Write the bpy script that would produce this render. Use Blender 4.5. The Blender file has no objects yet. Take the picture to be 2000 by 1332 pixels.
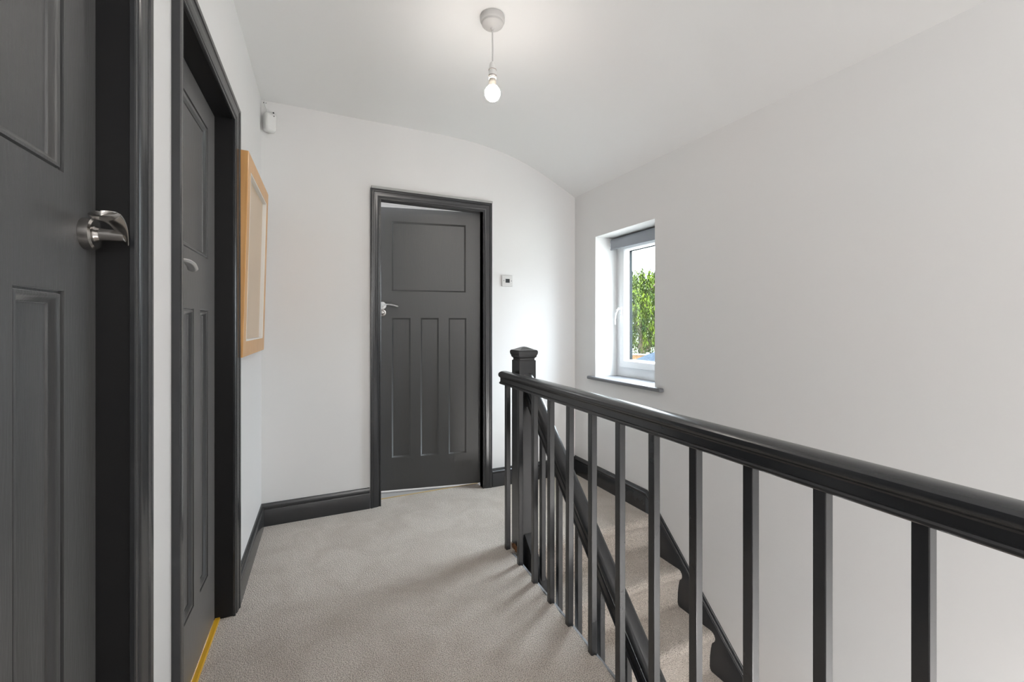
import bpy, bmesh, math, random
from mathutils import Matrix, Vector
random.seed(7)
C = bpy.context.scene.collection
scene = bpy.context.scene
PI = math.pi

# ---------------------------------------------------------------- camera
F_PX = 846.0
YAW = math.atan(400 / 846)
cam = bpy.data.objects.new('camera', bpy.data.cameras.new('camera'))
C.objects.link(cam)
cam.location = (0, 0, 1.16)
cam.rotation_euler = (PI / 2, 0, -YAW)
cam.data.sensor_width = 36
cam.data.lens = F_PX / 2000 * 36
cam.data.shift_y = -30 / 2000
cam.data.clip_start = 0.02
cam.data.clip_end = 300
scene.camera = cam

# ---------------------------------------------------------------- view, world, lights
scene.view_settings.view_transform = 'Standard'
scene.view_settings.look = 'None'
scene.view_settings.gamma = 1
scene.view_settings.use_curve_mapping = False
scene.view_settings.exposure = 0.76

w = bpy.data.worlds.new('sky')
scene.world = w
w.use_nodes = True
bg = w.node_tree.nodes['Background']
# overcast sky: brighter overhead than at the horizon
_nt = w.node_tree
_tc = _nt.nodes.new('ShaderNodeTexCoord')
_sp = _nt.nodes.new('ShaderNodeSeparateXYZ')
_mr = _nt.nodes.new('ShaderNodeMapRange')
_mr.inputs[1].default_value = 0.0
_mr.inputs[2].default_value = 0.75
_mr.inputs[3].default_value = 3.4
_mr.inputs[4].default_value = 30.0
_nt.links.new(_tc.outputs['Generated'], _sp.inputs[0])
_nt.links.new(_sp.outputs['Z'], _mr.inputs[0])
_nt.links.new(_mr.outputs[0], bg.inputs[1])
bg.inputs[0].default_value = (0.84, 0.92, 1.0, 1)


def area(name, loc, rot, sx, sy, power, col=(1, 1, 1), portal=False, spread=PI):
    l = bpy.data.lights.new(name, 'AREA')
    l.shape = 'RECTANGLE'
    l.size = sx
    l.size_y = sy
    l.energy = power
    l.color = col
    l.spread = spread
    if portal:
        l.cycles.is_portal = True
    o = bpy.data.objects.new(name, l)
    o.location = loc
    o.rotation_euler = rot
    C.objects.link(o)
    return o


# sky seen through the landing window (sampling portal) and the daylight it lets in
area('window_portal', (2.19, 2.31, 1.30), (0, PI / 2, 0), 1.02, 0.62, 1, portal=True)
# added fill light behind the viewer, with no window there
area('front_fill', (0.75, -1.9, 1.55), (-PI / 2, 0, PI), 1.9, 1.3, 4, (1.0, 0.985, 0.97))
# unseen point light added behind the viewer as soft fill
_pl = bpy.data.lights.new('front_point_fill', 'POINT')
_pl.energy = 18
_pl.shadow_soft_size = 0.15
_pl.color = (1.0, 0.985, 0.965)
_po = bpy.data.objects.new('front_point_fill', _pl)
_po.location = (0.65, -0.95, 2.0)
C.objects.link(_po)
# unseen fill in the stairwell, added to lift the lower wall and ceiling
_hl = bpy.data.lights.new('stairwell_fill', 'POINT')
_hl.energy = 28
_hl.shadow_soft_size = 0.15
_hl.color = (1.0, 0.98, 0.96)
_ho = bpy.data.objects.new('stairwell_fill', _hl)
_ho.location = (1.45, -0.5, -0.55)
C.objects.link(_ho)
# area light added to brighten the room beyond the far door
area('far_room_fill', (0.7, 3.9, 2.40), (0, 0, 0), 1.2, 0.8, 24, (0.97, 0.99, 1.0))
# sun on the gardens
sl = bpy.data.lights.new('sun', 'SUN')
sl.energy = 3
sl.angle = 0.01
sl.color = (1, 0.95, 0.86)
so = bpy.data.objects.new('sun', sl)
so.rotation_euler = (math.radians(32), 0, math.radians(-62))
C.objects.link(so)


# ---------------------------------------------------------------- materials
def nd(t, nt, **kw):
    n = nt.nodes.new(t)
    for k, v in kw.items():
        setattr(n, k, v)
    return n


def mat(name, col, rough=0.5, metal=0.0, noise=None, bump=None, spec=None, coat=0.0, emis=None, stretch=(1, 1, 1)):
    """noise=(scale, amount, other colour)  bump=(scale, strength, distance)"""
    m = bpy.data.materials.new(name)
    m.use_nodes = True
    nt = m.node_tree
    b = nt.nodes['Principled BSDF']
    b.inputs['Base Color'].default_value = (*col, 1)
    b.inputs['Roughness'].default_value = rough
    b.inputs['Metallic'].default_value = metal
    if spec is not None:
        b.inputs['Specular IOR Level'].default_value = spec
    if coat:
        b.inputs['Coat Weight'].default_value = coat
        b.inputs['Coat Roughness'].default_value = 0.15
    if emis:
        b.inputs['Emission Color'].default_value = (*emis[0], 1)
        b.inputs['Emission Strength'].default_value = emis[1]
    tc = nd('ShaderNodeTexCoord', nt)
    mp = nd('ShaderNodeMapping', nt)
    mp.inputs['Scale'].default_value = stretch
    nt.links.new(tc.outputs['Object'], mp.inputs['Vector'])
    if noise:
        n = nd('ShaderNodeTexNoise', nt)
        n.inputs['Scale'].default_value = noise[0]
        n.inputs['Detail'].default_value = 5
        r = nd('ShaderNodeMapRange', nt)
        r.inputs[1].default_value = 0.35
        r.inputs[2].default_value = 0.65
        r.inputs[3].default_value = 0
        r.inputs[4].default_value = noise[1]
        mx = nd('ShaderNodeMix', nt, data_type='RGBA')
        mx.inputs[6].default_value = (*col, 1)
        mx.inputs[7].default_value = (*noise[2], 1)
        nt.links.new(mp.outputs[0], n.inputs['Vector'])
        nt.links.new(n.outputs['Fac'], r.inputs[0])
        nt.links.new(r.outputs[0], mx.inputs[0])
        nt.links.new(mx.outputs[2], b.inputs['Base Color'])
    if bump:
        n = nd('ShaderNodeTexNoise', nt)
        n.inputs['Scale'].default_value = bump[0]
        n.inputs['Detail'].default_value = 4
        bp = nd('ShaderNodeBump', nt)
        bp.inputs['Strength'].default_value = bump[1]
        bp.inputs['Distance'].default_value = bump[2]
        nt.links.new(mp.outputs[0], n.inputs['Vector'])
        nt.links.new(n.outputs['Fac'], bp.inputs['Height'])
        nt.links.new(bp.outputs[0], b.inputs['Normal'])
    return m


M_WALL = mat('wall_paint', (0.80, 0.79, 0.785), 0.55, noise=(1.3, 0.6, (0.78, 0.79, 0.79)), bump=(60, 0.06, 0.003), spec=0.3)
M_CEIL = mat('ceiling_paint', (0.87, 0.87, 0.865), 0.7, noise=(1.1, 0.6, (0.87, 0.86, 0.855)), bump=(50, 0.05, 0.003), spec=0.2)
M_DARK = mat('charcoal_paint', (0.022, 0.024, 0.027), 0.25, noise=(14, 0.5, (0.028, 0.028, 0.029)), bump=(26, 0.09, 0.002), stretch=(1, 1, 1), spec=0.7)
M_DOOR = mat('charcoal_door_paint', (0.030, 0.031, 0.033), 0.42, noise=(9, 0.6, (0.034, 0.034, 0.033)), bump=(38, 0.35, 0.0012), stretch=(6, 6, 0.5), spec=1.0)
M_JAMB = mat('charcoal_recess_shade', (0.013, 0.013, 0.014), 0.5, noise=(14, 0.5, (0.015, 0.015, 0.015)), bump=(26, 0.16, 0.002), spec=0.25)  # same charcoal made darker, recess shade put into the frame colour
for _m, _s in ((M_DOOR, 0.42), (M_DARK, 0.05)):
    _b = _m.node_tree.nodes['Principled BSDF']
    _b.inputs['Sheen Weight'].default_value = _s
    _b.inputs['Sheen Roughness'].default_value = 0.35
M_EDGE = mat('mottled_pale_edge', (0.42, 0.44, 0.47), 0.35, noise=(30, 0.7, (0.16, 0.17, 0.19)))  # pale grey mottled with darker grey
M_DUST = mat('dusty_grey_paint', (0.42, 0.42, 0.41), 0.6)
M_STEEL = mat('brushed_steel', (0.52, 0.50, 0.48), 0.24, 1.0, bump=(160, 0.05, 0.0005))
M_SATIN = mat('satin_chrome', (0.74, 0.74, 0.74), 0.36, 1.0)
M_PVC = mat('white_upvc', (0.86, 0.87, 0.88), 0.25)
M_PLAS = mat('white_plastic', (0.80, 0.80, 0.79), 0.4)
M_THERM = mat('thermostat_plastic', (0.66, 0.65, 0.64), 0.4)
M_CABLE = mat('flex_grey', (0.62, 0.61, 0.60), 0.5)
M_RING = mat('holder_ring', (0.30, 0.27, 0.25), 0.5)
M_SCREEN = mat('lcd_dark', (0.035, 0.04, 0.042), 0.25)
M_LED = mat('screw_dark', (0.03, 0.03, 0.03), 0.5)
M_SILL = mat('grey_sill_paint', (0.17, 0.175, 0.19), 0.42, bump=(30, 0.08, 0.002))
M_BLIND = mat('grey_blind_fabric', (0.33, 0.35, 0.385), 0.75, bump=(400, 0.15, 0.0005))
M_GASK = mat('anthracite_outer_frame', (0.005, 0.009, 0.011), 0.6, spec=0.1)
M_OAK = mat('pale_beech', (0.72, 0.40, 0.15), 0.42, noise=(6, 0.7, (0.64, 0.33, 0.11)), stretch=(8, 8, 0.7), coat=0.2)
M_LINER = mat('white_liner', (0.85, 0.83, 0.79), 0.5)
M_PRINT = mat('beige_backing', (0.66, 0.50, 0.35), 0.32, noise=(3, 0.5, (0.62, 0.47, 0.33)), spec=0.6)
M_BRASS = mat('pine_threshold', (0.80, 0.46, 0.03), 0.35, noise=(20, 0.5, (0.72, 0.38, 0.04)))
M_BRASS2 = mat('pale_threshold', (0.62, 0.46, 0.22), 0.4)
M_VINYL = mat('grey_vinyl', (0.46, 0.45, 0.44), 0.5, noise=(12, 0.6, (0.42, 0.41, 0.41)))
M_WOODRAW = mat('raw_splintered_wood', (0.36, 0.17, 0.07), 0.8, noise=(90, 0.9, (0.14, 0.06, 0.03)), bump=(90, 0.8, 0.01))
M_LAMPW = mat('lamp_body_white', (0.50, 0.46, 0.40), 0.6)
M_ROSE = mat('ceiling_rose_plastic', (0.58, 0.57, 0.56), 0.5)

# glowing bulb
M_BULB = mat('lit_bulb_glass', (1, 1, 1), 0.3, emis=((1.0, 0.93, 0.86), 58))


def mat_glass():
    m = bpy.data.materials.new('window_glass')
    m.use_nodes = True
    nt = m.node_tree
    for n in list(nt.nodes):
        nt.nodes.remove(n)
    out = nd('ShaderNodeOutputMaterial', nt)
    tr = nd('ShaderNodeBsdfTransparent', nt)
    tr.inputs[0].default_value = (0.97, 0.985, 0.98, 1)
    gl = nd('ShaderNodeBsdfGlossy', nt)
    gl.inputs['Roughness'].default_value = 0.02
    mx = nd('ShaderNodeMixShader', nt)
    mx.inputs[0].default_value = 0.03
    nt.links.new(tr.outputs[0], mx.inputs[1])
    nt.links.new(gl.outputs[0], mx.inputs[2])
    nt.links.new(mx.outputs[0], out.inputs[0])
    return m


M_GLASS = mat_glass()


def mat_carpet():
    m = bpy.data.materials.new('beige_carpet')
    m.use_nodes = True
    nt = m.node_tree
    b = nt.nodes['Principled BSDF']
    b.inputs['Roughness'].default_value = 0.95
    b.inputs['Specular IOR Level'].default_value = 0.1
    b.inputs['Sheen Weight'].default_value = 0.15
    tc = nd('ShaderNodeTexCoord', nt)
    big = nd('ShaderNodeTexNoise', nt)
    big.inputs['Scale'].default_value = 5.0
    big.inputs['Detail'].default_value = 6
    big.inputs['Roughness'].default_value = 0.6
    big.inputs['Distortion'].default_value = 0.8
    tuft = nd('ShaderNodeTexVoronoi', nt)
    tuft.inputs['Scale'].default_value = 190
    fine = nd('ShaderNodeTexNoise', nt)
    fine.inputs['Scale'].default_value = 300
    fine.inputs['Detail'].default_value = 3
    for n in (big, tuft, fine):
        nt.links.new(tc.outputs['Object'], n.inputs['Vector'])
    r1 = nd('ShaderNodeValToRGB', nt)
    r1.color_ramp.elements[0].position = 0.36
    r1.color_ramp.elements[0].color = (0.585, 0.525, 0.47, 1)
    r1.color_ramp.elements[1].position = 0.60
    r1.color_ramp.elements[1].color = (0.665, 0.605, 0.55, 1)
    nt.links.new(big.outputs['Fac'], r1.inputs[0])
    r2 = nd('ShaderNodeValToRGB', nt)
    r2.color_ramp.elements[0].position = 0.36
    r2.color_ramp.elements[0].color = (0.46, 0.44, 0.41, 1)
    r2.color_ramp.elements[1].position = 0.56
    r2.color_ramp.elements[1].color = (1.22, 1.22, 1.22, 1)
    nt.links.new(fine.outputs['Fac'], r2.inputs[0])
    mx = nd('ShaderNodeMix', nt, data_type='RGBA', blend_type='MULTIPLY')
    mx.inputs[0].default_value = 1
    nt.links.new(r1.outputs[0], mx.inputs[6])
    nt.links.new(r2.outputs[0], mx.inputs[7])
    nt.links.new(mx.outputs[2], b.inputs['Base Color'])
    ad = nd('ShaderNodeMath', nt, operation='SUBTRACT')
    nt.links.new(fine.outputs['Fac'], ad.inputs[0])
    nt.links.new(tuft.outputs['Distance'], ad.inputs[1])
    bp = nd('ShaderNodeBump', nt)
    bp.inputs['Strength'].default_value = 0.7
    bp.inputs['Distance'].default_value = 0.006
    nt.links.new(ad.outputs[0], bp.inputs['Height'])
    nt.links.new(bp.outputs[0], b.inputs['Normal'])
    return m


M_CARPET = mat_carpet()


# ---------------------------------------------------------------- mesh helpers
class MB:
    def __init__(s):
        s.v = []
        s.f = []

    def add(s, vs, fs, m=None):
        k = len(s.v)
        for p in vs:
            p = Vector(p)
            if m is not None:
                p = m @ p
            s.v.append(tuple(p))
        for f in fs:
            s.f.append(tuple(i + k for i in f))
        return s

    def box(s, x0, x1, y0, y1, z0, z1, m=None):
        vs = [(x0, y0, z0), (x1, y0, z0), (x1, y1, z0), (x0, y1, z0), (x0, y0, z1), (x1, y0, z1), (x1, y1, z1), (x0, y1, z1)]
        fs = [(0, 3, 2, 1), (4, 5, 6, 7), (0, 1, 5, 4), (1, 2, 6, 5), (2, 3, 7, 6), (3, 0, 4, 7)]
        return s.add(vs, fs, m)

    def loft(s, rings, closed=True, cap=True, m=None):
        """rings: lists of equal length point lists, joined one to the next"""
        n = len(rings[0])
        vs = [p for r in rings for p in r]
        fs = []
        for i in range(len(rings) - 1):
            for j in range(n if closed else n - 1):
                a, b = i * n + j, i * n + (j + 1) % n
                fs.append((a, b, b + n, a + n))
        if cap:
            fs.append(tuple(reversed(range(n))))
            fs.append(tuple(range((len(rings) - 1) * n, len(rings) * n)))
        return s.add(vs, fs, m)

    def lathe(s, prof, seg=24, m=None, cap=True):
        rings = []
        for r, z in prof:
            rings.append([(r * math.cos(2 * PI * k / seg), r * math.sin(2 * PI * k / seg), z) for k in range(seg)])
        return s.loft(rings, True, cap, m)

    def tube(s, pts, r, seg=12, m=None, squash=1.0):
        pts = [Vector(p) for p in pts]
        rr = r if isinstance(r, (list, tuple)) else [r] * len(pts)
        rings = []
        up = Vector((0, 0, 1))
        for i, p in enumerate(pts):
            t = (pts[min(i + 1, len(pts) - 1)] - pts[max(i - 1, 0)]).normalized()
            u = up if abs(t.dot(up)) < 0.95 else Vector((0, 1, 0))
            a = t.cross(u).normalized()
            b = a.cross(t).normalized()
            rings.append([tuple(p + a * rr[i] * math.cos(2 * PI * k / seg) + b * rr[i] * squash * math.sin(2 * PI * k / seg)) for k in range(seg)])
        return s.loft(rings, True, True, m)

    def build(s, name, material, parent=None, smooth=True, bevel=0, loc=None, angle=35):
        me = bpy.data.meshes.new(name)
        me.from_pydata(s.v, [], s.f)
        bm = bmesh.new()
        bm.from_mesh(me)
        bmesh.ops.recalc_face_normals(bm, faces=bm.faces)
        bm.to_mesh(me)
        bm.free()
        if smooth:
            me.shade_smooth()
            me.set_sharp_from_angle(angle=math.radians(angle))
        me.materials.append(material)
        o = bpy.data.objects.new(name, me)
        C.objects.link(o)
        if parent:
            o.parent = parent
        if loc:
            o.location = loc
        if bevel:
            bv = o.modifiers.new('bevel', 'BEVEL')
            bv.width = bevel
            bv.segments = 3
            bv.limit_method = 'ANGLE'
            bv.harden_normals = False
        return o


def tag(o, label=None, cat=None, group=None, kind=None):
    if label:
        o['label'] = label
    if cat:
        o['category'] = cat
    if group:
        o['group'] = group
    if kind:
        o['kind'] = kind
    return o


def empty(name, loc=(0, 0, 0), rz=0, parent=None):
    o = bpy.data.objects.new(name, None)
    o.empty_display_size = 0.1
    o.location = loc
    o.rotation_euler = (0, 0, rz)
    C.objects.link(o)
    if parent:
        o.parent = parent
    return o


def struct(o, label, cat):
    return tag(o, label, cat, kind='structure')


# key dimensions ------------------------------------------------------
YB = 2.883          # back wall face
XR = 1.914          # right wall face
CEIL = 2.465
WL0, WLS = -0.240, 0.033     # left wall: x = WL0 + WLS*(y-YB)
FRONT = -2.2


def wl(y):
    return WL0 + WLS * (y - YB)


ANG_L = PI / 2 - math.atan(WLS)   # local x runs along +y of the left wall, local -y faces the room


def Lframe(y0=YB):
    return (wl(y0), y0, 0), ANG_L


def wall_with_hole(mb, a0, a1, b0, b1, z0, z1, holes, axis='x', m=None):
    """slab from a0..a1 along the axis, b0..b1 thick, z0..z1 high with rectangular holes (h0,h1,hz0,hz1)"""
    def bx(p, q, zz0, zz1):
        if q - p < 1e-5 or zz1 - zz0 < 1e-5:
            return
        if axis == 'x':
            mb.box(p, q, b0, b1, zz0, zz1, m)
        else:
            mb.box(b0, b1, p, q, zz0, zz1, m)
    cur = a0
    for h0, h1, hz0, hz1 in sorted(holes):
        bx(cur, h0, z0, z1)
        bx(h0, h1, z0, hz0)
        bx(h0, h1, hz1, z1)
        cur = h1
    bx(cur, a1, z0, z1)


# ================================================================ SETTING
# door openings (world y on left wall)
D1 = (0.30, 1.045)
D2 = (1.34, 2.042)
DH = 1.987
# left wall in its own frame (local x = along wall from the far corner, negative toward the viewer)
pL, aL = Lframe(YB)
mb = MB()
wall_with_hole(mb, -5.3, 0.15, 0, 0.13, -0.25, 2.62, [(D1[0] - YB, D1[1] - YB, -0.02, DH), (D2[0] - YB, D2[1] - YB, -0.02, DH)])
o = mb.build('wall_left', M_WALL, smooth=False)
o.location = pL
o.rotation_euler[2] = aL
struct(o, 'white painted wall holding the two near charcoal doors', 'wall')

# back wall with the far door opening
D3 = (0.425, 1.136)
mb = MB()
wall_with_hole(mb, -0.50, 2.25, YB, YB + 0.060, -0.25, 2.62, [(D3[0], D3[1], -0.02, 1.980)])
o = mb.build('wall_back', M_WALL, smooth=False)
struct(o, 'white painted end wall with the ajar charcoal door', 'wall')

# right wall, going down the stairwell, with the window opening
WY0, WY1, WZ0, WZ1 = 2.013, 2.614, 0.785, 1.812
mb = MB()
wall_with_hole(mb, FRONT - 0.1, YB + 0.1, XR, 2.20, -2.9, 2.62, [(WY0, WY1, WZ0 - 0.02, WZ1)], axis='y')
o = mb.build('wall_right', M_WALL, smooth=False)
struct(o, 'long white painted stairwell wall with the deep-set window', 'wall')

# front wall behind the viewer, stairwell side wall and stairwell end
mb = MB()
mb.box(-0.60, 2.20, FRONT - 0.1, FRONT, -2.9, 2.62)
struct(mb.build('wall_front', M_WALL, smooth=False), 'white wall behind the viewer', 'wall')
mb = MB()
mb.box(0.80, 0.86, FRONT, 2.0, -2.9, -0.25)
mb.box(0.80, XR, 2.6, 2.66, -2.9, -0.25)
struct(mb.build('wall_stairwell', M_WALL, smooth=False), 'white wall under the landing beside the stairs', 'wall')

# landing floor (carpeted): L-shaped, open over the stairwell
SB, SBX = 0.036, 0.931          # balustrade plane x = SBX + SB*(y-2.05)


def bx_(y):
    return SBX + SB * (y - 2.05)


mb = MB()
edge = [(bx_(y) + 0.0185 + 0.0025 * math.sin(y * 37) + 0.002 * math.sin(y * 83), y) for y in [FRONT + i * (2.02 - FRONT) / 90 for i in range(91)]]
poly = [(-0.62, FRONT)] + edge + [(0.985, 2.02), (0.985, 2.04), (XR, 2.04), (XR, YB), (D3[1], YB), (D3[1], YB + 0.108), (D3[0], YB + 0.108), (D3[0], YB), (-0.40, YB)]
# top at z=0 with a small rolled edge above the stairwell
top = [(x, y, 0.0) for x, y in poly]
bot = [(x, y, -0.22) for x, y in poly]
n = len(poly)
mb.add(top + bot, [tuple(range(n)), tuple(reversed(range(n, 2 * n)))] + [(i, (i + 1) % n, n + (i + 1) % n, n + i) for i in range(n)])
struct(mb.build('floor', M_CARPET, smooth=False, bevel=0.006), 'beige carpet of the landing', 'floor')
mb = MB()
mb.box(-0.6, 2.2, FRONT, YB, -2.95, -2.63)
struct(mb.build('floor_downstairs', M_CARPET, smooth=False), 'floor of the hall below', 'floor')

# sloping ceiling
prof = [(-0.62, CEIL), (0.85, CEIL), (1.0, 2.459), (1.1, 2.450), (1.2, 2.437), (1.3, 2.419), (1.4, 2.394), (1.5, 2.362), (1.6, 2.322), (1.7, 2.278), (1.8, 2.229), (XR, 2.172), (2.0, 2.13)]
mb = MB()
ring = lambda y: [(x, y, z) for x, z in prof] + [(2.0, y, 2.70), (-0.62, y, 2.70)]
mb.loft([ring(FRONT - 0.05), ring(YB + 0.05)])
struct(mb.build('ceiling', M_CEIL, angle=25), 'white ceiling curving down to the right wall', 'ceiling')

# room beyond the far door
mb = MB()
R0, R1, RY1 = -0.5, 2.0, 4.75
mb.box(R0 - 0.1, R0, YB + 0.060, RY1, -0.1, 2.5)
mb.box(R1, R1 + 0.1, YB + 0.060, RY1, -0.1, 2.5)
mb.box(R0 - 0.1, R1 + 0.1, RY1, RY1 + 0.1, -0.1, 2.5)
mb.box(R0 - 0.1, R1 + 0.1, YB + 0.060, RY1 + 0.1, 2.46, 2.6)
struct(mb.build('wall_far_room', M_WALL, smooth=False), 'white walls and ceiling of the room beyond the far door', 'wall')
mb = MB()
mb.box(R0 - 0.1, R1 + 0.1, YB + 0.110, RY1, -0.12, -0.004)
struct(mb.build('floor_far_room', M_VINYL, smooth=False), 'pale grey floor of the room beyond the far door', 'floor')

# ---------------------------------------------------------------- baseboards
SK = [(0, 0), (0.017, 0), (0.017, 0.094), (0.0155, 0.097), (0.013, 0.098), (0.013, 0.101), (0.0165, 0.103), (0.0165, 0.110), (0.013, 0.113), (0.010, 0.117), (0.009, 0.123), (0.006, 0.128), (0, 0.130)]


def skirt(name, p0, p1, nrm, label, mit0=0, mit1=0, m=M_DARK, parent=None):
    """straight moulded board from p0 to p1 (2D), nrm = 2D normal to the room; mitres pull the ends in"""
    d = Vector((p1[0] - p0[0], p1[1] - p0[1])).normalized()
    mb = MB()
    r0, r1 = [], []
    for o_, z in SK:
        r0.append((p0[0] + nrm[0] * o_ + d.x * o_ * mit0, p0[1] + nrm[1] * o_ + d.y * o_ * mit0, z))
        r1.append((p1[0] + nrm[0] * o_ - d.x * o_ * mit1, p1[1] + nrm[1] * o_ - d.y * o_ * mit1, z))
    mb.loft([r0, r1])
    o = mb.build(name, m, parent, angle=40)
    if label:
        struct(o, label, 'baseboard')
    return o


skirt('baseboard_left', (wl(D2[1] + 0.06), D2[1] + 0.06), (wl(YB), YB), (1, 0), 'charcoal baseboard on the left wall beyond the second door', 0, 1)
skirt('baseboard_back', (wl(YB), YB), (D3[0] - 0.066, YB), (0, -1), 'charcoal baseboard left of the far door', 1, 0)
skirt('baseboard_back', (D3[1] + 0.066, YB), (XR, YB), (0, -1), 'charcoal baseboard right of the far door', 0, 1)

# right wall baseboard that turns down into the stair string
mb = MB()
SLOPE = 0.970


def zs(y):
    return 0.008 if y >= 2.075 else 0.008 + SLOPE * (y - 2.075)


ys = [YB, 2.075, -0.66]
for a, b in ((0, 1), (1, 2)):
    rings = []
    for y in (ys[a], ys[b]):
        z0 = zs(y)
        low = -0.008 if a == 0 else -0.36
        r = [(XR, y, z0 + low), (XR - 0.017, y, z0 + low)]
        for o_, z in SK[2:]:
            yy = y - (o_ if y == YB else 0)
            r.append((XR - o_, yy, z0 + z))
        rings.append(r)
    mb.loft(rings)
struct(mb.build('baseboard_right', M_DARK, angle=40), 'charcoal baseboard running down the right wall as the stair string', 'baseboard')

# landing edge board under the balusters
mb = MB()
rings = []
for y in (FRONT, 2.008):
    x = bx_(y)
    rings.append([(x + 0.018, y, -0.24), (x + 0.018, y, -0.012), (x + 0.030, y, -0.012), (x + 0.032, y, -0.014), (x + 0.032, y, -0.24)])
mb.loft(rings)
struct(mb.build('trim_1', M_DARK, angle=30), 'charcoal edging board along the open side of the landing', 'trim')
mb = MB()
rings = []
for y in (-0.8, 2.0):
    x = bx_(y) + 0.0185
    rings.append([(x, y, -0.0125), (x, y, -0.0045), (x + 0.001, y, -0.0035), (x + 0.0095, y, -0.0035), (x + 0.0100, y, -0.0125)])
mb.loft(rings)
struct(mb.build('trim_2', M_EDGE, angle=30), 'mottled pale strip along the carpet edge of the landing', 'trim')

# ---------------------------------------------------------------- window
win = empty('window_1', (2.11, (WY0 + WY1) / 2, WZ0))
struct(win, 'small white framed window set deep in the right wall', 'window')
wy0, wy1 = WY0 - 2.3135, WY1 - 2.3135
H = WZ1 - WZ0


def frame_mb(y0, y1, z0, z1, wdt, x0, x1, wb=None, cham=0.0):
    """rectangular ring in the y-z plane with mitred corners; chamfer on the room side inner edge"""
    wb = wb or wdt
    mb = MB()
    A = [(y0, z0), (y1, z0), (y1, z1), (y0, z1)]
    B = [(y0 + wdt, z0 + wb), (y1 - wdt, z0 + wb), (y1 - wdt, z1 - wdt), (y0 + wdt, z1 - wdt)]
    c = cham
    Bc = [(y0 + wdt - c, z0 + wb - c), (y1 - wdt + c, z0 + wb - c), (y1 - wdt + c, z1 - wdt + c), (y0 + wdt - c, z1 - wdt + c)]
    rings = [[(x1, *A[i]), (x0, *A[i]), (x0, *Bc[i]), (x0 + c, *B[i]), (x1, *B[i])] for i in range(4)]
    rings.append(rings[0])
    mb.loft(rings, True, False)
    return mb


frame_mb(wy0 + 0.001, wy1 - 0.001, 0.0, H, 0.050, 0.0, 0.055, wb=0.074, cham=0.004).build('window_frame', M_PVC, win, bevel=0.002)
frame_mb(wy0 + 0.0465, wy1 - 0.0465, 0.070, H - 0.046, 0.056, -0.014, 0.035, cham=0.009).build('window_sash', M_PVC, win, bevel=0.002)
frame_mb(wy0 + 0.049, wy1 - 0.049, 0.072, H - 0.049, 0.0565, 0.036, 0.058).build('outer_frame', M_GASK, win)
MB().box(0.014, 0.018, wy0 + 0.09, wy1 - 0.09, 0.11, H - 0.09).build('window_pane', M_GLASS, win)
# handle on the far stile
hb = MB()
hb.box(-0.022, -0.0145, wy1 - 0.085, wy1 - 0.063, 0.455, 0.515)
hd = hb.build('window_handle', M_PVC, win, bevel=0.003)
MB().tube([(-0.020, wy1 - 0.074, 0.498), (-0.045, wy1 - 0.073, 0.500), (-0.055, wy1 - 0.071, 0.488), (-0.064, wy1 - 0.067, 0.460), (-0.068, wy1 - 0.063, 0.425), (-0.066, wy1 - 0.061, 0.385)], [0.0075, 0.009, 0.009, 0.007, 0.006, 0.005], 12, squash=0.8).build('window_lever', M_PVC, hd)

# sill board
mb = MB()
zt = 0.788
pts = [(1.880, 1.935), (1.880, 2.680), (XR, 2.680), (XR, WY1), (2.115, WY1), (2.115, WY0), (XR, WY0), (XR, 1.935)]
n = len(pts)
mb.add([(x, y, zt) for x, y in pts] + [(x, y, zt - 0.024) for x, y in pts],
       [tuple(range(n)), tuple(reversed(range(n, 2 * n)))] + [(i, (i + 1) % n, n + (i + 1) % n, n + i) for i in range(n)])
struct(mb.build('trim_3', M_SILL, bevel=0.009), 'grey painted window sill board with rounded nose', 'trim')

# roller blind
bl = empty('roller_blind', (2.065, 2.3135, 1.76))
tag(bl, 'rolled-up grey roller blind at the top of the window', 'blind')
hw = (WY1 - WY0) / 2 - 0.012
Mrot = Matrix.Rotation(PI / 2, 4, 'X')
mb = MB()
roll = [(0.024 * math.cos(t), 0.024 * math.sin(t)) for t in [2 * PI * k / 28 for k in range(28)]]
mb.loft([[(x, -hw, z + 0.022) for x, z in roll], [(x, hw, z + 0.022) for x, z in roll]])
mb.box(-0.0245, -0.0225, -hw + 0.004, hw - 0.004, -0.030, 0.022)
mb.build('blind_fabric', M_BLIND, bl)
MB().box(-0.028, -0.019, -hw + 0.002, hw - 0.002, -0.042, -0.028).build('bottom_bar', M_BLIND, bl, bevel=0.003)
for s in (-1, 1):
    mb = MB()
    mb.box(-0.029, 0.030, s * (hw + 0.0005), s * (hw + 0.006), -0.010, 0.050)
    mb.build('end_bracket', M_PVC, bl, bevel=0.002)


# ================================================================ DOORS
PROFILE = [(0, 0), (0.0010, 0.007), (0.0045, 0.007), (0.0060, 0.002), (0.010, 0.0015), (0.015, 0.005), (0.019, 0.010), (0.021, 0.0105), (0.022, 0.0135)]
PROFILE_PLAIN = [(0, 0), (0.002, 0.003), (0.008, 0.007), (0.010, 0.011)]


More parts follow.
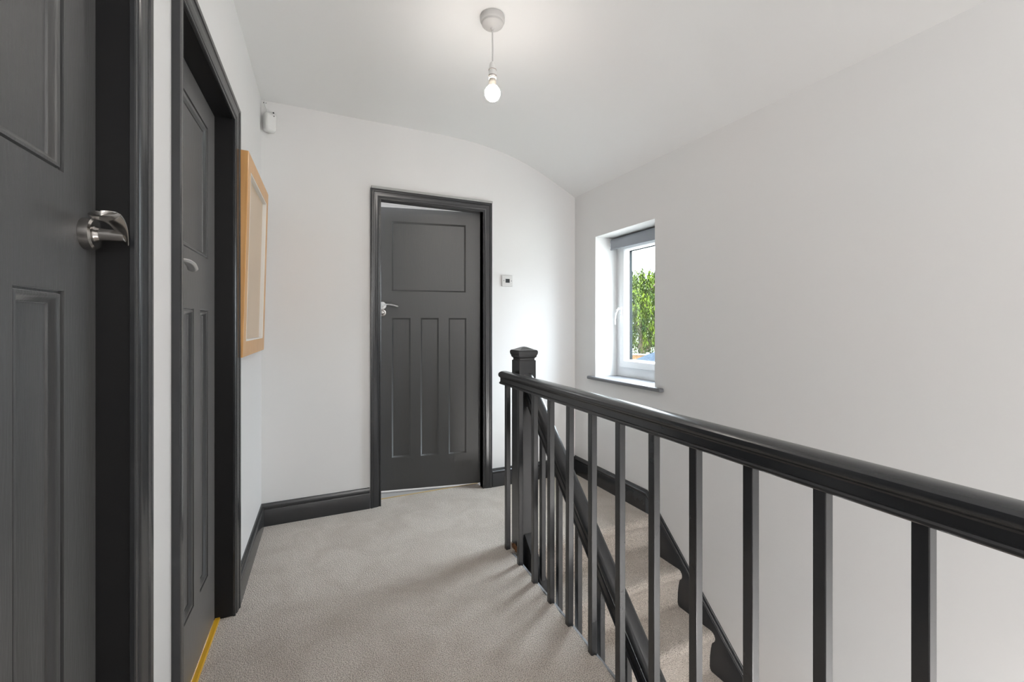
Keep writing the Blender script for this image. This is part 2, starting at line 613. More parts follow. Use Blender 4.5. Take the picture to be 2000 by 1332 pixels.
def leaf_mesh(W, Hh, panels, prof=PROFILE, T=0.040, joints=True):
    """door leaf, front on y=0 facing -y, x 0..W, z 0..H with recessed moulded panels"""
    mb = MB()
    xs = sorted({0, W} | {p[0] for p in panels} | {p[1] for p in panels})
    zs_ = sorted({0, Hh} | {p[2] for p in panels} | {p[3] for p in panels})
    for i in range(len(xs) - 1):
        for j in range(len(zs_) - 1):
            cx, cz = (xs[i] + xs[i + 1]) / 2, (zs_[j] + zs_[j + 1]) / 2
            if any(p[0] < cx < p[1] and p[2] < cz < p[3] for p in panels):
                continue
            mb.add([(xs[i], 0, zs_[j]), (xs[i + 1], 0, zs_[j]), (xs[i + 1], 0, zs_[j + 1]), (xs[i], 0, zs_[j + 1])], [(0, 1, 2, 3)])
    for x0, x1, z0, z1 in panels:
        rings = [[(x0 + a, d, z0 + a), (x1 - a, d, z0 + a), (x1 - a, d, z1 - a), (x0 + a, d, z1 - a)] for a, d in prof]
        mb.loft(rings, True, False)
        a, d = prof[-1]
        mb.add([(x0 + a, d, z0 + a), (x1 - a, d, z0 + a), (x1 - a, d, z1 - a), (x0 + a, d, z1 - a)], [(0, 1, 2, 3)])
    # back and edges
    mb.add([(0, 0, 0), (W, 0, 0), (W, 0, Hh), (0, 0, Hh), (0, T, 0), (W, T, 0), (W, T, Hh), (0, T, Hh)],
           [(4, 7, 6, 5), (0, 4, 5, 1), (3, 2, 6, 7), (0, 3, 7, 4), (1, 5, 6, 2)])
    # merge
    return mb


def build_leaf(mb, parent, name='door_leaf'):
    me = bpy.data.meshes.new(name)
    me.from_pydata(mb.v, [], mb.f)
    bm = bmesh.new()
    bm.from_mesh(me)
    bmesh.ops.remove_doubles(bm, verts=bm.verts, dist=1e-5)
    bmesh.ops.recalc_face_normals(bm, faces=bm.faces)
    bm.to_mesh(me)
    bm.free()
    me.shade_smooth()
    me.set_sharp_from_angle(angle=math.radians(50))
    me.materials.append(M_DOOR)
    o = bpy.data.objects.new(name, me)
    C.objects.link(o)
    o.parent = parent
    return o


def architrave(parent, x0, x1, zt, width=0.062, prof=None, y=0.0, label=None):
    """moulded casing around an opening x0..x1, up to zt, on the wall face y=0 (room side -y)"""
    # (distance from opening edge, projection)
    prof = prof or [(-0.004, 0), (-0.004, 0.007), (-0.001, 0.009), (0.003, 0.009), (0.005, 0.006), (0.009, 0.006), (0.013, 0.010), (0.022, 0.013), (0.034, 0.013), (0.040, 0.015), (0.044, 0.0145), (0.046, 0.0175), (0.056, 0.019), (0.062, 0.017), (0.062, 0)]
    k = width / 0.062
    path = [((x0, 0.0), (-1, 0)), ((x0, zt), (-1, 1)), ((x1, zt), (1, 1)), ((x1, 0.0), (1, 0))]
    rings = []
    for (px, pz), (dx, dz) in path:
        rings.append([(px + dx * d * k, y - p, pz + dz * d * k) for d, p in prof])
    mb = MB()
    mb.loft(rings)
    return mb.build('architrave', M_DARK, parent, angle=30)


def jamb(parent, x0, x1, zt, y0, y1, T=0.022, stop=None, side_stop=True):
    mb = MB()
    mb.box(x0 - T, x0, y0, y1, -0.004, zt + T)
    mb.box(x1, x1 + T, y0, y1, -0.004, zt + T)
    mb.box(x0, x1, y0, y1, zt, zt + T)
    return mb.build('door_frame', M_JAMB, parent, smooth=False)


def panels_1930(W, lo, hi, midlo, midhi, sl, sr, mun, low):
    pw = (W - sl - sr - 2 * mun) / 3
    P = [(sl, W - sr, midhi, hi)]
    for k in range(3):
        x = sl + k * (pw + mun)
        P.append((x, x + pw, low, midlo))
    return P


# ---- door 3 : far door, ajar
d3 = empty('door_3', (D3[0], YB, 0))
struct(d3, 'charcoal four-panel door standing slightly ajar in the end wall', 'door')
W3 = D3[1] - D3[0]
jamb(d3, 0, W3, 1.972, -0.001, 0.0615, T=0.008).data.materials[0] = M_DARK
architrave(d3, 0.0, W3, 1.974, 0.062)
MB().box(-0.055, W3 + 0.066, -0.016, -0.001, 2.0365, 2.052).build('head_strip', M_DUST, d3)['label'] = 'pale grey unpainted strip above the frame'
# the leaf swings away about the right jamb; front face seen from the landing
LW3 = 0.765
ang3 = math.radians(11.8)
hinge = (1.150 - D3[0], 2.945 - YB, 0)
lf = empty('leaf_axis', hinge, -ang3, d3)
# leaf local: x from -LW3..0
P3 = [(0.118, 0.632, 1.400, 1.884), (0.114, 0.240, 0.242, 1.214), (0.311, 0.436, 0.242, 1.214), (0.506, 0.632, 0.242, 1.214)]
P3 = [(LW3 - b, LW3 - a, c - 0.018, d - 0.018) for a, b, c, d in P3]
mbl = leaf_mesh(LW3, 1.962, P3, PROFILE_PLAIN)
leaf3 = build_leaf(mbl, d3)
leaf3.matrix_local = Matrix.Translation(hinge) @ Matrix.Rotation(-ang3, 4, 'Z') @ Matrix.Translation((-LW3, 0, 0.018))
bpy.data.objects.remove(lf)


def lever(parent, x, z, L, dirx, name='lever_handle', rose=0.026, mat_=M_SATIN, thick=0.008):
    """round rose and a curved lever on a front face at y=0 (room side -y)"""
    T = Matrix.Translation((x, 0, z)) @ Matrix.Rotation(PI / 2, 4, 'X')
    mb = MB()
    mb.lathe([(rose * 0.96, -0.0005), (rose, 0.001), (rose, 0.007), (rose * 0.93, 0.009), (rose * 0.5, 0.0095), (0.010, 0.010), (0.0095, 0.040), (0.011, 0.044), (0.006, 0.048)], 32, T)
    h = mb.build(name, mat_, parent)
    mb = MB()
    n = 14
    pts, rr = [], []
    for i in range(n + 1):
        t = i / n
        pts.append((x + dirx * (-0.004 + t * L), -0.043 - 0.008 * math.sin(t * PI), z + 0.006 * math.sin(t * PI * 0.9) + 0.004 * (1 - t) - 0.010 * t * t))
        rr.append(thick * (0.7 + 0.5 * math.sin(PI * min(1, t * 1.1) * 0.5) - (0.35 if t > 0.97 else 0)))
    mb.tube(pts, rr, 14, squash=0.55)
    mb.build('lever', mat_, h)
    return h


lever(leaf3, LW3 - 0.695, 1.280, 0.112, 1, mat_=M_SATIN, thick=0.010)
mb = MB()
T = Matrix.Translation((LW3 - 0.695, 0, 1.230)) @ Matrix.Rotation(PI / 2, 4, 'X')
mb.lathe([(0.025, -0.0005), (0.026, 0.001), (0.026, 0.006), (0.024, 0.009), (0.019, 0.010), (0.018, 0.008), (0.013, 0.008), (0.012, 0.020), (0.009, 0.024), (0.003, 0.025)], 32, T)
mb.build('thumb_turn', M_STEEL, leaf3)
for z in (0.25, 1.62):
    MB().tube([(LW3 + 0.006, 0.000, z), (LW3 + 0.006, 0.000, z + 0.09)], 0.006, 10).build('hinge', M_DARK, leaf3)
MB().box(0.0, W3, 0.106, 0.114, -0.006, 0.003).build('threshold_strip', M_BRASS2, d3)['label'] = 'thin pale brass-coloured threshold strip'

# ---- doors 1 and 2 in the left wall
PANS = lambda W: panels_1930(W, 0.23, 1.89, 1.215, 1.405, 0.105, 0.105, 0.077, 0.23)


def left_door(name, span, off, label):
    y0, y1 = span
    (px, py, _), a = Lframe(y0)
    d = empty(name, (px, py, 0), a)
    W = y1 - y0
    struct(d, label, 'door')
    mb = MB()
    T = 0.020
    # frame lining sits inside the wall opening
    mb.box(-0.001, 0.0005, 0.0, 0.125, 0, DH)
    mb.box(W - 0.0005, W + 0.001, 0.0, 0.125, 0, DH)
    mb.box(0, W, 0.0, 0.125, DH - 0.0005, DH + 0.001)
    # stops behind the leaf
    mb.box(0, 0.012, off + 0.042, 0.125, 0, DH)
    mb.box(W - 0.012, W, off + 0.042, 0.125, 0, DH)
    mb.box(0, W, off + 0.042, 0.125, DH - 0.012, DH)
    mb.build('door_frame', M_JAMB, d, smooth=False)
    architrave(d, 0, W, DH, 0.060)
    lw = W - 0.005
    lf = build_leaf(leaf_mesh(lw, DH - 0.013, [(p[0], p[1], p[2] - 0.008, p[3] - 0.008) for p in PANS(lw)]), d)
    lf.location = (0.0025, off, 0.009)
    return d, lf, W


d1, leaf1, W1 = left_door('door_1', D1, 0.050, 'nearest charcoal panelled door with a twisted steel lever, cut by the left edge')
d2, leaf2, W2 = left_door('door_2', D2, 0.062, 'second charcoal panelled door on the left wall, closed above a yellow wooden threshold')
MB().box(0.0, W2, 0.043, 0.0615, -0.004, 0.008).build('threshold_strip', M_BRASS, d2, bevel=0.003)['label'] = 'yellow varnished wooden threshold'
lever(leaf2, 0.062, 1.322, 0.150, 1, mat_=M_SATIN, thick=0.011)

# twisted steel lever of door 1
hx, hz = 0.700, 1.312
T = Matrix.Translation((hx, 0, hz)) @ Matrix.Rotation(PI / 2, 4, 'X')
mb = MB()
mb.lathe([(0.027, -0.0005), (0.0275, 0.001), (0.0275, 0.014), (0.024, 0.0165), (0.015, 0.016), (0.0135, 0.018), (0.0128, 0.020), (0.0112, 0.022), (0.0112, 0.050), (0.0105, 0.056), (0.004, 0.058)], 40, T)
h1 = mb.build('lever_handle', M_STEEL, leaf1)
mb = MB()
# flattened blade whose section twists from edge-on at the neck to flat at the tip, curling over
rings = []
n = 44
for i in range(n + 1):
    t = i / n
    cx = hx + 0.014 - t * 0.105
    cy = -0.050 + 0.004 * math.sin(t * PI) - 0.004 * t
    cz = hz + 0.002 + 0.019 * math.sin(min(1, t * 1.5) * PI / 2) - 0.002 * t
    aw = (0.0175 + 0.003 * math.sin(t * PI)) * math.sqrt(max(0.02, 1 - max(0, (t - 0.8) / 0.2) ** 2))      # half width
    th = 0.0036 + 0.002 * (1 - t)
    tw = math.radians(86 - 96 * min(1, t * 1.6))
    ring_ = []
    for k in range(40):
        f = 2 * PI * k / 40
        a_, b_ = aw * math.cos(f), th * math.sin(f)
        b_ += 0.004 * (math.cos(f) ** 2)          # dished
        yy = a_ * math.cos(tw) - b_ * math.sin(tw)
        zz = a_ * math.sin(tw) + b_ * math.cos(tw)
        ring_.append((cx, cy + yy, cz + zz))
    rings.append(ring_)
mb.loft(rings)
mb.build('lever', M_STEEL, h1, angle=70)

# ================================================================ BALUSTRADES
RAILP = [(0.0, 0.0), (0.025, 0.0), (0.028, 0.003), (0.0285, 0.0075), (0.026, 0.011), (0.022, 0.0125), (0.0215, 0.030), (0.0235, 0.034), (0.0285, 0.037), (0.0325, 0.042), (0.034, 0.049), (0.0325, 0.056), (0.027, 0.0615), (0.018, 0.065), (0.008, 0.0668), (0.0, 0.067)]


def rail_mb(path, prof, zscale=1.0):
    """sweep by vertical shear; path = [(x,y,z)]"""
    full = prof + [(-x, z) for x, z in reversed(prof[1:-1])]
    mb = MB()
    mb.loft([[(x + px, y, z + pz * zscale) for px, pz in full] for x, y, z in path])
    return mb


bal = empty('landing_balustrade', (bx_(0.6) + 0.0115, 0.6, 0))
tag(bal, 'charcoal balustrade with square balusters along the open edge of the landing', 'balustrade')
ox, oy = bal.location.x, bal.location.y
cxr = lambda y: bx_(y) + 0.0115 - ox
rail_mb([(cxr(-1.6), -1.6 - oy, 0.853), (cxr(2.096), 2.096 - oy, 0.853)], RAILP).build('handrail', M_DARK, bal, angle=28)
yfar = [2.080, 1.920, 1.758, 1.603, 1.452, 1.291, 1.132, 0.974, 0.820, 0.662, 0.509, 0.356, 0.200, 0.045, -0.11]
S = 0.0235
bm_ = MB().box(-S / 2, S / 2, -S / 2, S / 2, -0.006, 0.856)
b0 = bm_.build('baluster', M_DARK, bal, bevel=0.0018)
for i, y in enumerate(yfar):
    yc = y * 0.99 - S / 2
    o = b0 if i == 0 else b0.copy()
    if i:
        C.objects.link(o)
        o.parent = bal
    o.location = (cxr(yc), yc - oy, 0)
    if i == 4:
        # this baluster leans a little, as in the photograph
        o.rotation_euler = (0.0, math.radians(0.25), 0)

# newel post and stair balustrade
NX0, NX1, NY0, NY1 = 0.993, 1.090, 2.009, 2.103
stb = empty('stair_balustrade', ((NX0 + NX1) / 2, (NY0 + NY1) / 2, 0))
tag(stb, 'charcoal balustrade descending beside the stairs from the square newel post', 'balustrade')
nh = (NX1 - NX0) / 2
mh = (NY1 - NY0) / 2
MB().box(-nh, nh, -mh, mh, -0.30, 0.978).build('newel_post', M_DARK, stb, bevel=0.003)
mb = MB()


def sq(k, z):
    return [(-nh - k, -mh - k, z), (nh + k, -mh - k, z), (nh + k, mh + k, z), (-nh - k, mh + k, z)]


mb.loft([sq(-0.004, 0.976), sq(-0.006, 0.984), sq(-0.004, 0.990), sq(0.001, 0.994), sq(0.003, 0.998), sq(0.003, 1.003), sq(0.006, 1.008), sq(0.008, 1.016), sq(0.008, 1.025), sq(0.004, 1.031), sq(-0.006, 1.034), sq(-0.022, 1.041), sq(-0.036, 1.047), sq(-0.044, 1.049)])
mb.build('newel_cap', M_DARK, stb, bevel=0.0012, angle=25)
sx_, sy_ = stb.location.x, stb.location.y
RX = 1.043 - sx_
STAIRP = [(0.0, 0.0), (0.022, 0.0), (0.025, 0.004), (0.025, 0.010), (0.021, 0.014), (0.021, 0.034), (0.024, 0.038), (0.024, 0.044), (0.021, 0.047), (0.021, 0.056), (0.026, 0.060), (0.031, 0.066), (0.034, 0.074), (0.033, 0.083), (0.028, 0.090), (0.018, 0.095), (0.008, 0.097), (0.0, 0.0975)]
zt_at = lambda y: 0.600 + 0.980 * (y - 1.69)
zl = lambda y: zt_at(y) - 0.0975 * 1.38
rail_mb([(RX, NY0 - sy_ + 0.002, zl(NY0)), (RX, -0.60 - sy_, zl(-0.60))], STAIRP, 1.38).build('stair_handrail', M_DARK, stb, angle=28)
zstr = lambda y: 0.050 + 0.965 * (y - 1.982)
mb = MB()
rings = []
for y in (NY0, -0.60):
    z = zstr(y)
    rings.append([(1.022 - sx_, y - sy_, z - 0.34), (1.022 - sx_, y - sy_, z), (1.062 - sx_, y - sy_, z), (1.062 - sx_, y - sy_, z - 0.34)])
mb.loft(rings)
mb.build('stair_string', M_DARK, stb, bevel=0.002)
mb = MB()
mb.add([], [])
yc = 1.867 - S / 2
while yc > -0.5:
    zt_, zb_ = zl(yc), zstr(yc)
    q = MB()
    k = S / 2
    q.add([(-k, -k, zb_ - 0.965 * k - 0.004), (k, -k, zb_ - 0.965 * k - 0.004), (k, k, zb_ + 0.965 * k - 0.004), (-k, k, zb_ + 0.965 * k - 0.004),
           (-k, -k, zt_ - 0.98 * k + 0.006), (k, -k, zt_ - 0.98 * k + 0.006), (k, k, zt_ + 0.98 * k + 0.006), (-k, k, zt_ + 0.98 * k + 0.006)],
          [(0, 3, 2, 1), (4, 5, 6, 7), (0, 1, 5, 4), (1, 2, 6, 5), (2, 3, 7, 6), (3, 0, 4, 7)])
    o = q.build('baluster', M_DARK, stb, bevel=0.0018)
    o.location = (1.043 - sx_, yc - sy_, 0)
    yc -= 0.1555
# splintered timber at the foot of the newel
mb = MB()
r = random.Random(3)
ringsx = []
for i in range(7):
    t = i / 6
    ringsx.append([(-nh - 0.024 + 0.022 * (0.5 + 0.5 * math.cos(a * PI / 4)) + r.uniform(-.003, .003), -mh - 0.006 + 0.055 * t + r.uniform(-.002, .002), -0.01 + 0.030 * (0.5 + 0.5 * math.sin(a * PI / 4)) * (0.5 + t * 0.5) + r.uniform(-.004, .004)) for a in range(8)])
mb.loft(ringsx)
o = mb.build('splintered_wood', M_WOODRAW, stb, smooth=False)
o['label'] = 'raw brown splintered wood at the foot of the newel'

# ================================================================ STAIRCASE
st = empty('staircase', (1.48, 2.02, -0.21))
tag(st, 'carpeted beige stairs descending along the right wall below the window', 'stairs')
mb = MB()
pr = []
RISE, GO = 0.210, 0.218
for i in range(13):
    z = -RISE * i
    tip = 1.998 - GO * i
    back = 2.042 if i == 0 else (2.028 - GO * (i - 1))
    if i == 0:
        pr.append((back, z))
    else:
        pr += [(back + 0.003, z + 0.02), (back - 0.002, z + 0.006), (back - 0.010, z)]
    rr_ = 0.029
    pr.append((tip + 0.056, z - 0.0005))
    for k in range(0, 9):
        t = PI / 2 + k * (PI * 0.86) / 8
        pr.append((tip + rr_ + rr_ * math.cos(t) * 1.0, z - rr_ + rr_ * math.sin(t)))
    pr += [(tip + 0.021, z - 0.070), (tip + 0.027, z - 0.10), (tip + 0.031, z - 0.135), (tip + 0.032, z - 0.16)]
pr.append((2.028 - GO * 12, -RISE * 13))
X0s, X1s = 1.063 - 1.48, 1.897 - 1.48
top_ = [(y - 2.02, z + 0.21) for y, z in pr]
nx = 14
rings = []
for i in range(nx + 1):
    x = X0s + (X1s - X0s) * i / nx
    pull = 0.004 * math.exp(-((x - X1s) / 0.02) ** 2)
    ring_ = [(x, y + 0.002 * math.sin(x * 9 + y * 5) + pull, z + 0.0015 * math.sin(x * 13 + y * 3) - pull) for y, z in top_]
    ring_ += [(x, top_[-1][0], top_[-1][1] - 0.10), (x, top_[0][0] + 0.02, top_[0][1] - 0.30)]
    rings.append(ring_)
mb.loft(rings)
mb.build('stair_carpet', M_CARPET, st, angle=60)

# ================================================================ LAMP
lamp = empty('pendant_lamp', (0.708, 1.69, CEIL))
tag(lamp, 'bare lit bulb on a white pendant holder hanging from a round ceiling rose', 'ceiling lamp')
MB().lathe([(0.050, 0.001), (0.0515, -0.006), (0.0510, -0.020), (0.048, -0.024), (0.046, -0.026), (0.045, -0.034), (0.040, -0.039), (0.020, -0.047), (0.008, -0.050), (0.006, -0.056), (0.003, -0.058)], 48).build('ceiling_rose', M_ROSE, lamp)
MB().tube([(0, 0, -0.05), (0.0005, 0, -0.10), (0.001, 0, -0.15), (0.0005, 0, -0.200)], 0.0032, 10).build('flex', M_CABLE, lamp)
hl = MB().lathe([(0.004, -0.190), (0.009, -0.194), (0.013, -0.204), (0.0155, -0.222), (0.0160, -0.226), (0.0160, -0.246), (0.0165, -0.247), (0.0165, -0.262), (0.014, -0.264), (0.0125, -0.280), (0.012, -0.281)], 28).build('bulb_holder', M_PLAS, lamp)
MB().lathe([(0.0162, -0.2240), (0.0170, -0.2245), (0.0170, -0.2275), (0.0162, -0.228)], 28).build('holder_ring', M_RING, hl)
MB().lathe([(0.0166, -0.2490), (0.0178, -0.2495), (0.0178, -0.2545), (0.0166, -0.255)], 28).build('holder_ring', M_RING, hl)
bb = MB().lathe([(0.012, -0.262), (0.0150, -0.268), (0.0155, -0.280), (0.0165, -0.290), (0.0190, -0.2955)], 28).build('bulb', M_LAMPW, lamp)
pf = [(0.0185, -0.2950)]
for k in range(1, 16):
    t = PI * 0.20 + k * (PI * 0.80) / 15
    pf.append((max(0.0005, 0.0325 * math.sin(t)), -0.323 + 0.0330 * math.cos(t)))
MB().lathe(pf, 36).build('bulb_glass', M_BULB, bb)

# ================================================================ PICTURE
pic = empty('picture_frame', (wl(2.42), 2.42, 1.46))
tag(pic, 'large light wood picture frame leaning forward on the left wall', 'picture frame')
# local x along wall (+y), -y to the room
pic.rotation_euler = (math.radians(1.45), 0, ANG_L - 0.004)
pic.location = (wl(2.42) + 0.0075, 2.42, 1.457)
PW, PH = 0.655 / 2, 0.858 / 2
mb = MB()
bar = 0.066
ringp = [(0, 0.0), (0, 0.028), (0.002, 0.0305), (bar - 0.002, 0.0305), (bar, 0.0285), (bar, 0.0)]
cor = [(-1, -1), (1, -1), (1, 1), (-1, 1)]
rings = [[(sx * (PW - d), -p, sz * (PH - d)) for d, p in ringp] for sx, sz in cor]
rings.append(rings[0])
mb.loft(rings, True, False)
mb.build('wooden_frame', M_OAK, pic, angle=30)
mb = MB()
ringp = [(bar - 0.0005, 0.004), (bar - 0.0005, 0.0295), (bar + 0.003, 0.0310), (bar + 0.006, 0.0295), (bar + 0.007, 0.0120), (bar + 0.007, 0.003)]
rings = [[(sx * (PW - d), -p, sz * (PH - d)) for d, p in ringp] for sx, sz in cor]
rings.append(rings[0])
mb.loft(rings, True, False)
mb.build('liner', M_LINER, pic, angle=30)
MB().box(-PW + 0.01, PW - 0.01, -0.013, 0.000, -PH + 0.01, PH - 0.01).build('picture_panel', M_PRINT, pic)

# ================================================================ SENSOR, THERMOSTAT
pir = empty('motion_sensor', (-0.192, 2.848, 2.330), math.radians(24))
tag(pir, 'white alarm motion sensor in the left corner just under the ceiling', 'sensor')
mb = MB()
rings = []
for z, hw_, dp in [(-0.061, 0.016, 0.014), (-0.058, 0.024, 0.024), (-0.050, 0.029, 0.031), (-0.030, 0.0305, 0.034), (0.0, 0.031, 0.035), (0.035, 0.031, 0.034), (0.052, 0.029, 0.029), (0.060, 0.024, 0.020), (0.063, 0.016, 0.010)]:
    z *= 0.86
    rings.append([(hw_ * math.copysign(abs(math.cos(t)) ** 0.5, math.cos(t)), 0.010 + (-dp if math.sin(t) < 0 else 0.020) * abs(math.sin(t)) ** 0.5, z) for t in [2 * PI * k / 24 for k in range(24)]])
mb.loft(rings)
mb.build('sensor_body', M_PLAS, pir, angle=50)
MB().tube([(-0.004, 0.020, 0.055), (-0.012, 0.024, 0.080), (-0.022, 0.022, 0.100), (-0.026, 0.018, 0.125)], 0.0022, 8).build('sensor_cable', M_PLAS, pir)
for (x, y, z) in ((0.010, -0.0275, 0.030),):
    MB().lathe([(0.0028, 0), (0.0028, 0.002), (0.001, 0.0025)], 12, Matrix.Translation((x, y + 0.002, z)) @ Matrix.Rotation(PI / 2, 4, 'X')).build('indicator', M_LED, pir)
hole = mat('old_screw_hole', (0.02, 0.02, 0.02), 0.9)
for x, z, rad in ((-0.178, 2.402, 0.0042), (-0.226, 2.452, 0.0040), (-0.216, 2.451, 0.002)):
    o = MB().lathe([(rad, 0.0), (rad, 0.0018), (rad * 0.6, 0.0022)], 10, Matrix.Rotation(PI / 2, 4, 'X')).build('wall_plug', hole, None)
    o.location = (x, YB - 0.0002, z)
    tag(o, {0.0042: 'dark screw hole in the wall right above the motion sensor', 0.0040: 'larger dark screw hole in the far left corner under the ceiling', 0.002: 'tiny dark screw hole beside the larger one under the ceiling'}[rad], 'screw hole', group='old screw holes around the motion sensor')

th = empty('thermostat', (1.320, YB, 1.487))
tag(th, 'small square white thermostat with a dark display right of the far door', 'thermostat')
MB().box(-0.043, 0.043, -0.012, 0, -0.041, 0.041).build('thermostat_case', M_THERM, th, bevel=0.003)
MB().box(-0.0145, 0.0185, -0.0132, -0.0118, -0.014, 0.014).build('display', M_SCREEN, th)
for x in (-0.028, 0.032):
    MB().lathe([(0.0030, 0), (0.0030, 0.0010), (0.001, 0.0013)], 14, Matrix.Translation((x, -0.0118, 0.0)) @ Matrix.Rotation(PI / 2, 4, 'X')).build('screw', M_LED, th)

# ================================================================ OUTSIDE
# view direction out of the window
GZ = -2.9
M_GRASS = mat('dry_garden_ground', (0.20, 0.20, 0.18), 0.9, noise=(0.8, 0.8, (0.23, 0.22, 0.20)))
MB().box(2.6, 70, -30, 70, GZ - 0.2, GZ).build('ground', M_GRASS, smooth=False)
struct(bpy.data.objects['ground'], 'grassy ground behind the house', 'ground')


def mat_leaf():
    m = bpy.data.materials.new('willow_leaves')
    m.use_nodes = True
    nt = m.node_tree
    b = nt.nodes['Principled BSDF']
    b.inputs['Roughness'].default_value = 0.8
    b.inputs['Specular IOR Level'].default_value = 0.03
    tc = nd('ShaderNodeTexCoord', nt)
    n = nd('ShaderNodeTexNoise', nt)
    n.inputs['Scale'].default_value = 2.2
    n.inputs['Detail'].default_value = 4
    nt.links.new(tc.outputs['Object'], n.inputs['Vector'])
    r = nd('ShaderNodeValToRGB', nt)
    r.color_ramp.elements[0].position = 0.38
    r.color_ramp.elements[0].color = (0.0045, 0.011, 0.0025, 1)
    r.color_ramp.elements[1].position = 0.62
    r.color_ramp.elements[1].color = (0.036, 0.054, 0.003, 1)
    nt.links.new(n.outputs['Fac'], r.inputs[0])
    nt.links.new(r.outputs[0], b.inputs['Base Color'])
    return m


M_LEAF = mat_leaf()
M_BARK = mat('bark', (0.09, 0.065, 0.045), 0.9, bump=(20, 0.8, 0.03))


def at(u, v, d):
    """place seen at photo pixel u,v at depth d metres (used only to site the garden things)"""
    p = (u - 1000) / F_PX
    ca, sa = math.cos(YAW), math.sin(YAW)
    return Vector((d * (ca * p + sa), d * (ca - sa * p), 1.16 + d * (636 - v) / F_PX))


def willow(u, d, ztop, rad, seed, label):
    rnd = random.Random(seed)
    c = at(u, 636, d)
    t = empty('willow_tree', (c.x, c.y, GZ))
    tag(t, label, 'tree')
    hgt = ztop - GZ
    mb = MB()
    mb.tube([(0, 0, -0.1), (0.05, 0.02, hgt * 0.3), (0.0, 0.1, hgt * 0.55), (0.1, 0.0, hgt * 0.8)], [0.28, 0.22, 0.14, 0.05], 10)
    for k in range(9):
        a = k * 2.4
        mb.tube([(0, 0, hgt * (0.40 + 0.03 * k)), (math.cos(a) * rad * 0.4, math.sin(a) * rad * 0.4, hgt * (0.62 + 0.03 * k)), (math.cos(a) * rad * 0.8, math.sin(a) * rad * 0.8, hgt * (0.66 + 0.03 * k))], [0.09, 0.05, 0.02], 6)
    mb.build('trunk', M_BARK, t)
    mb = MB()
    for sidx in range(1050):
        a = rnd.uniform(0, 2 * PI)
        q = rnd.random() ** 0.5
        r_ = rad * q
        zc = hgt * (0.60 + 0.40 * math.sqrt(max(0, 1 - q * q)) ) + rnd.uniform(-0.25, 0.12)
        L = rnd.uniform(0.8, 3.4) if q > 0.4 else rnd.uniform(0.5, 2.0)
        x, y = r_ * math.cos(a), r_ * math.sin(a)
        z = zc
        dx, dy = rnd.uniform(-.06, .06), rnd.uniform(-.06, .06)
        while z > max(0.5, zc - L):
            x += dx * 0.3 + rnd.uniform(-.03, .03)
            y += dy * 0.3 + rnd.uniform(-.03, .03)
            z -= 0.085
            for s_ in range(2):
                la = rnd.uniform(0, 2 * PI)
                ll = rnd.uniform(0.10, 0.19)
                wv = 0.022
                ex, ey = math.cos(la), math.sin(la)
                dz = -ll * rnd.uniform(0.5, 1.0)
                hx_ = ll * 0.6
                mb.add([(x, y, z), (x + ex * hx_ * .5 - ey * wv, y + ey * hx_ * .5 + ex * wv, z + dz * .45), (x + ex * hx_, y + ey * hx_, z + dz), (x + ex * hx_ * .5 + ey * wv, y + ey * hx_ * .5 - ex * wv, z + dz * .45)], [(0, 1, 2, 3)])
    o = mb.build('foliage', M_LEAF, t, smooth=False)
    return t


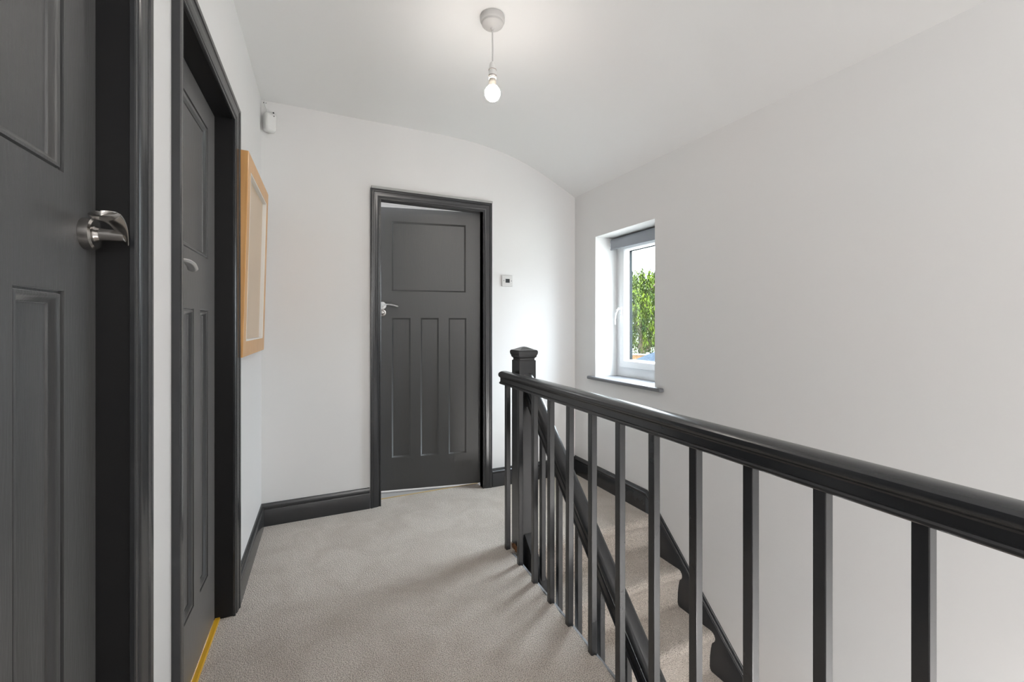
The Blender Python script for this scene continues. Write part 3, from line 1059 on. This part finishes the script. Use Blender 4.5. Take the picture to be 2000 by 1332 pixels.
willow(1256, 19, 3.72, 2.6, 5, 'bright green weeping willow seen through the window')
M_FENCE = mat('fence_board', (0.075, 0.040, 0.018), 0.9, noise=(5, 0.8, (0.05, 0.03, 0.013)), spec=0.05)
M_CONC = mat('concrete_post', (0.09, 0.088, 0.082), 0.9, spec=0.05)
fc = at(1240, 690, 15.5)
fe = at(1300, 690, 15.0)
fdir = Vector((fe.x - fc.x, fe.y - fc.y, 0)).normalized()
fen = empty('garden_fence', (fc.x, fc.y, GZ), math.atan2(fdir.y, fdir.x))
tag(fen, 'brown board fence with concrete posts under the willow outside', 'fence')
ft = fc.z - GZ
for k in range(-2, 3):
    x = k * 0.95 + 0.45
    MB().box(x - 0.05, x + 0.05, -0.05, 0.05, 0, ft + 0.04).build('post', M_CONC, fen)
    if k < 2:
        mb = MB()
        for j in range(9):
            mb.box(x + 0.055 + j * 0.0935, x + 0.055 + j * 0.0935 + 0.088, -0.012 + 0.008 * (j % 2), 0.010 + 0.008 * (j % 2), 0.1, ft - 0.06)
        mb.build('fence_panel', M_FENCE, fen, smooth=False)
        MB().box(x + 0.05, x + 0.90, -0.03, 0.03, ft - 0.06, ft - 0.01).build('capping_rail', M_CONC, fen, smooth=False)

M_ROOF = mat('speckled_felt', (0.003, 0.005, 0.009), 0.95, noise=(26, 1.0, (0.012, 0.018, 0.025)), spec=0.02)
M_BRICK = mat('red_brick', (0.05, 0.02, 0.013), 0.9, noise=(8, 0.8, (0.035, 0.017, 0.012)), spec=0.05)
gd = 8.0
ga, gb = at(1225, 706, gd), at(1296, 680, gd)
sh = empty('outbuilding', ((ga.x + gb.x) / 2, (ga.y + gb.y) / 2, GZ), math.atan2(gb.y - ga.y, gb.x - ga.x))
tag(sh, 'brick outbuilding with a speckled blue-grey roof below the window view', 'outbuilding')
hwid = math.hypot(gb.x - ga.x, gb.y - ga.y) / 2
za, zb = ga.z - GZ, gb.z - GZ
mb = MB()
# pitched roof, ridge beyond the right of the view
mb.add([(-hwid - .3, 0, za - .14), (hwid, 0, zb), (hwid, -2.2, zb), (-hwid - .3, -2.2, za - .14), (-hwid - .3, 0, za - .23), (hwid, 0, zb - .09), (hwid, -2.2, zb - .09), (-hwid - .3, -2.2, za - .23)],
       [(0, 1, 2, 3), (4, 7, 6, 5), (0, 4, 5, 1), (1, 5, 6, 2), (2, 6, 7, 3), (3, 7, 4, 0)])
mb.add([(hwid, 0, zb), (3 * hwid + .3, 0, za - .14), (3 * hwid + .3, -2.2, za - .14), (hwid, -2.2, zb), (hwid, 0, zb - .09), (3 * hwid + .3, 0, za - .23), (3 * hwid + .3, -2.2, za - .23), (hwid, -2.2, zb - .09)],
       [(0, 1, 2, 3), (4, 7, 6, 5), (0, 4, 5, 1), (1, 5, 6, 2), (2, 6, 7, 3), (3, 7, 4, 0)])
mb.build('roof', M_ROOF, sh, smooth=False)
mb = MB()
pg = [(-hwid - .1, 0), (3 * hwid + .1, 0), (3 * hwid + .1, za - .14), (hwid, zb - .09), (-hwid - .1, za - .14)]
mb.loft([[(x, -0.05, z) for x, z in pg], [(x, -2.1, z) for x, z in pg]])
mb.build('wall', M_BRICK, sh, smooth=False)
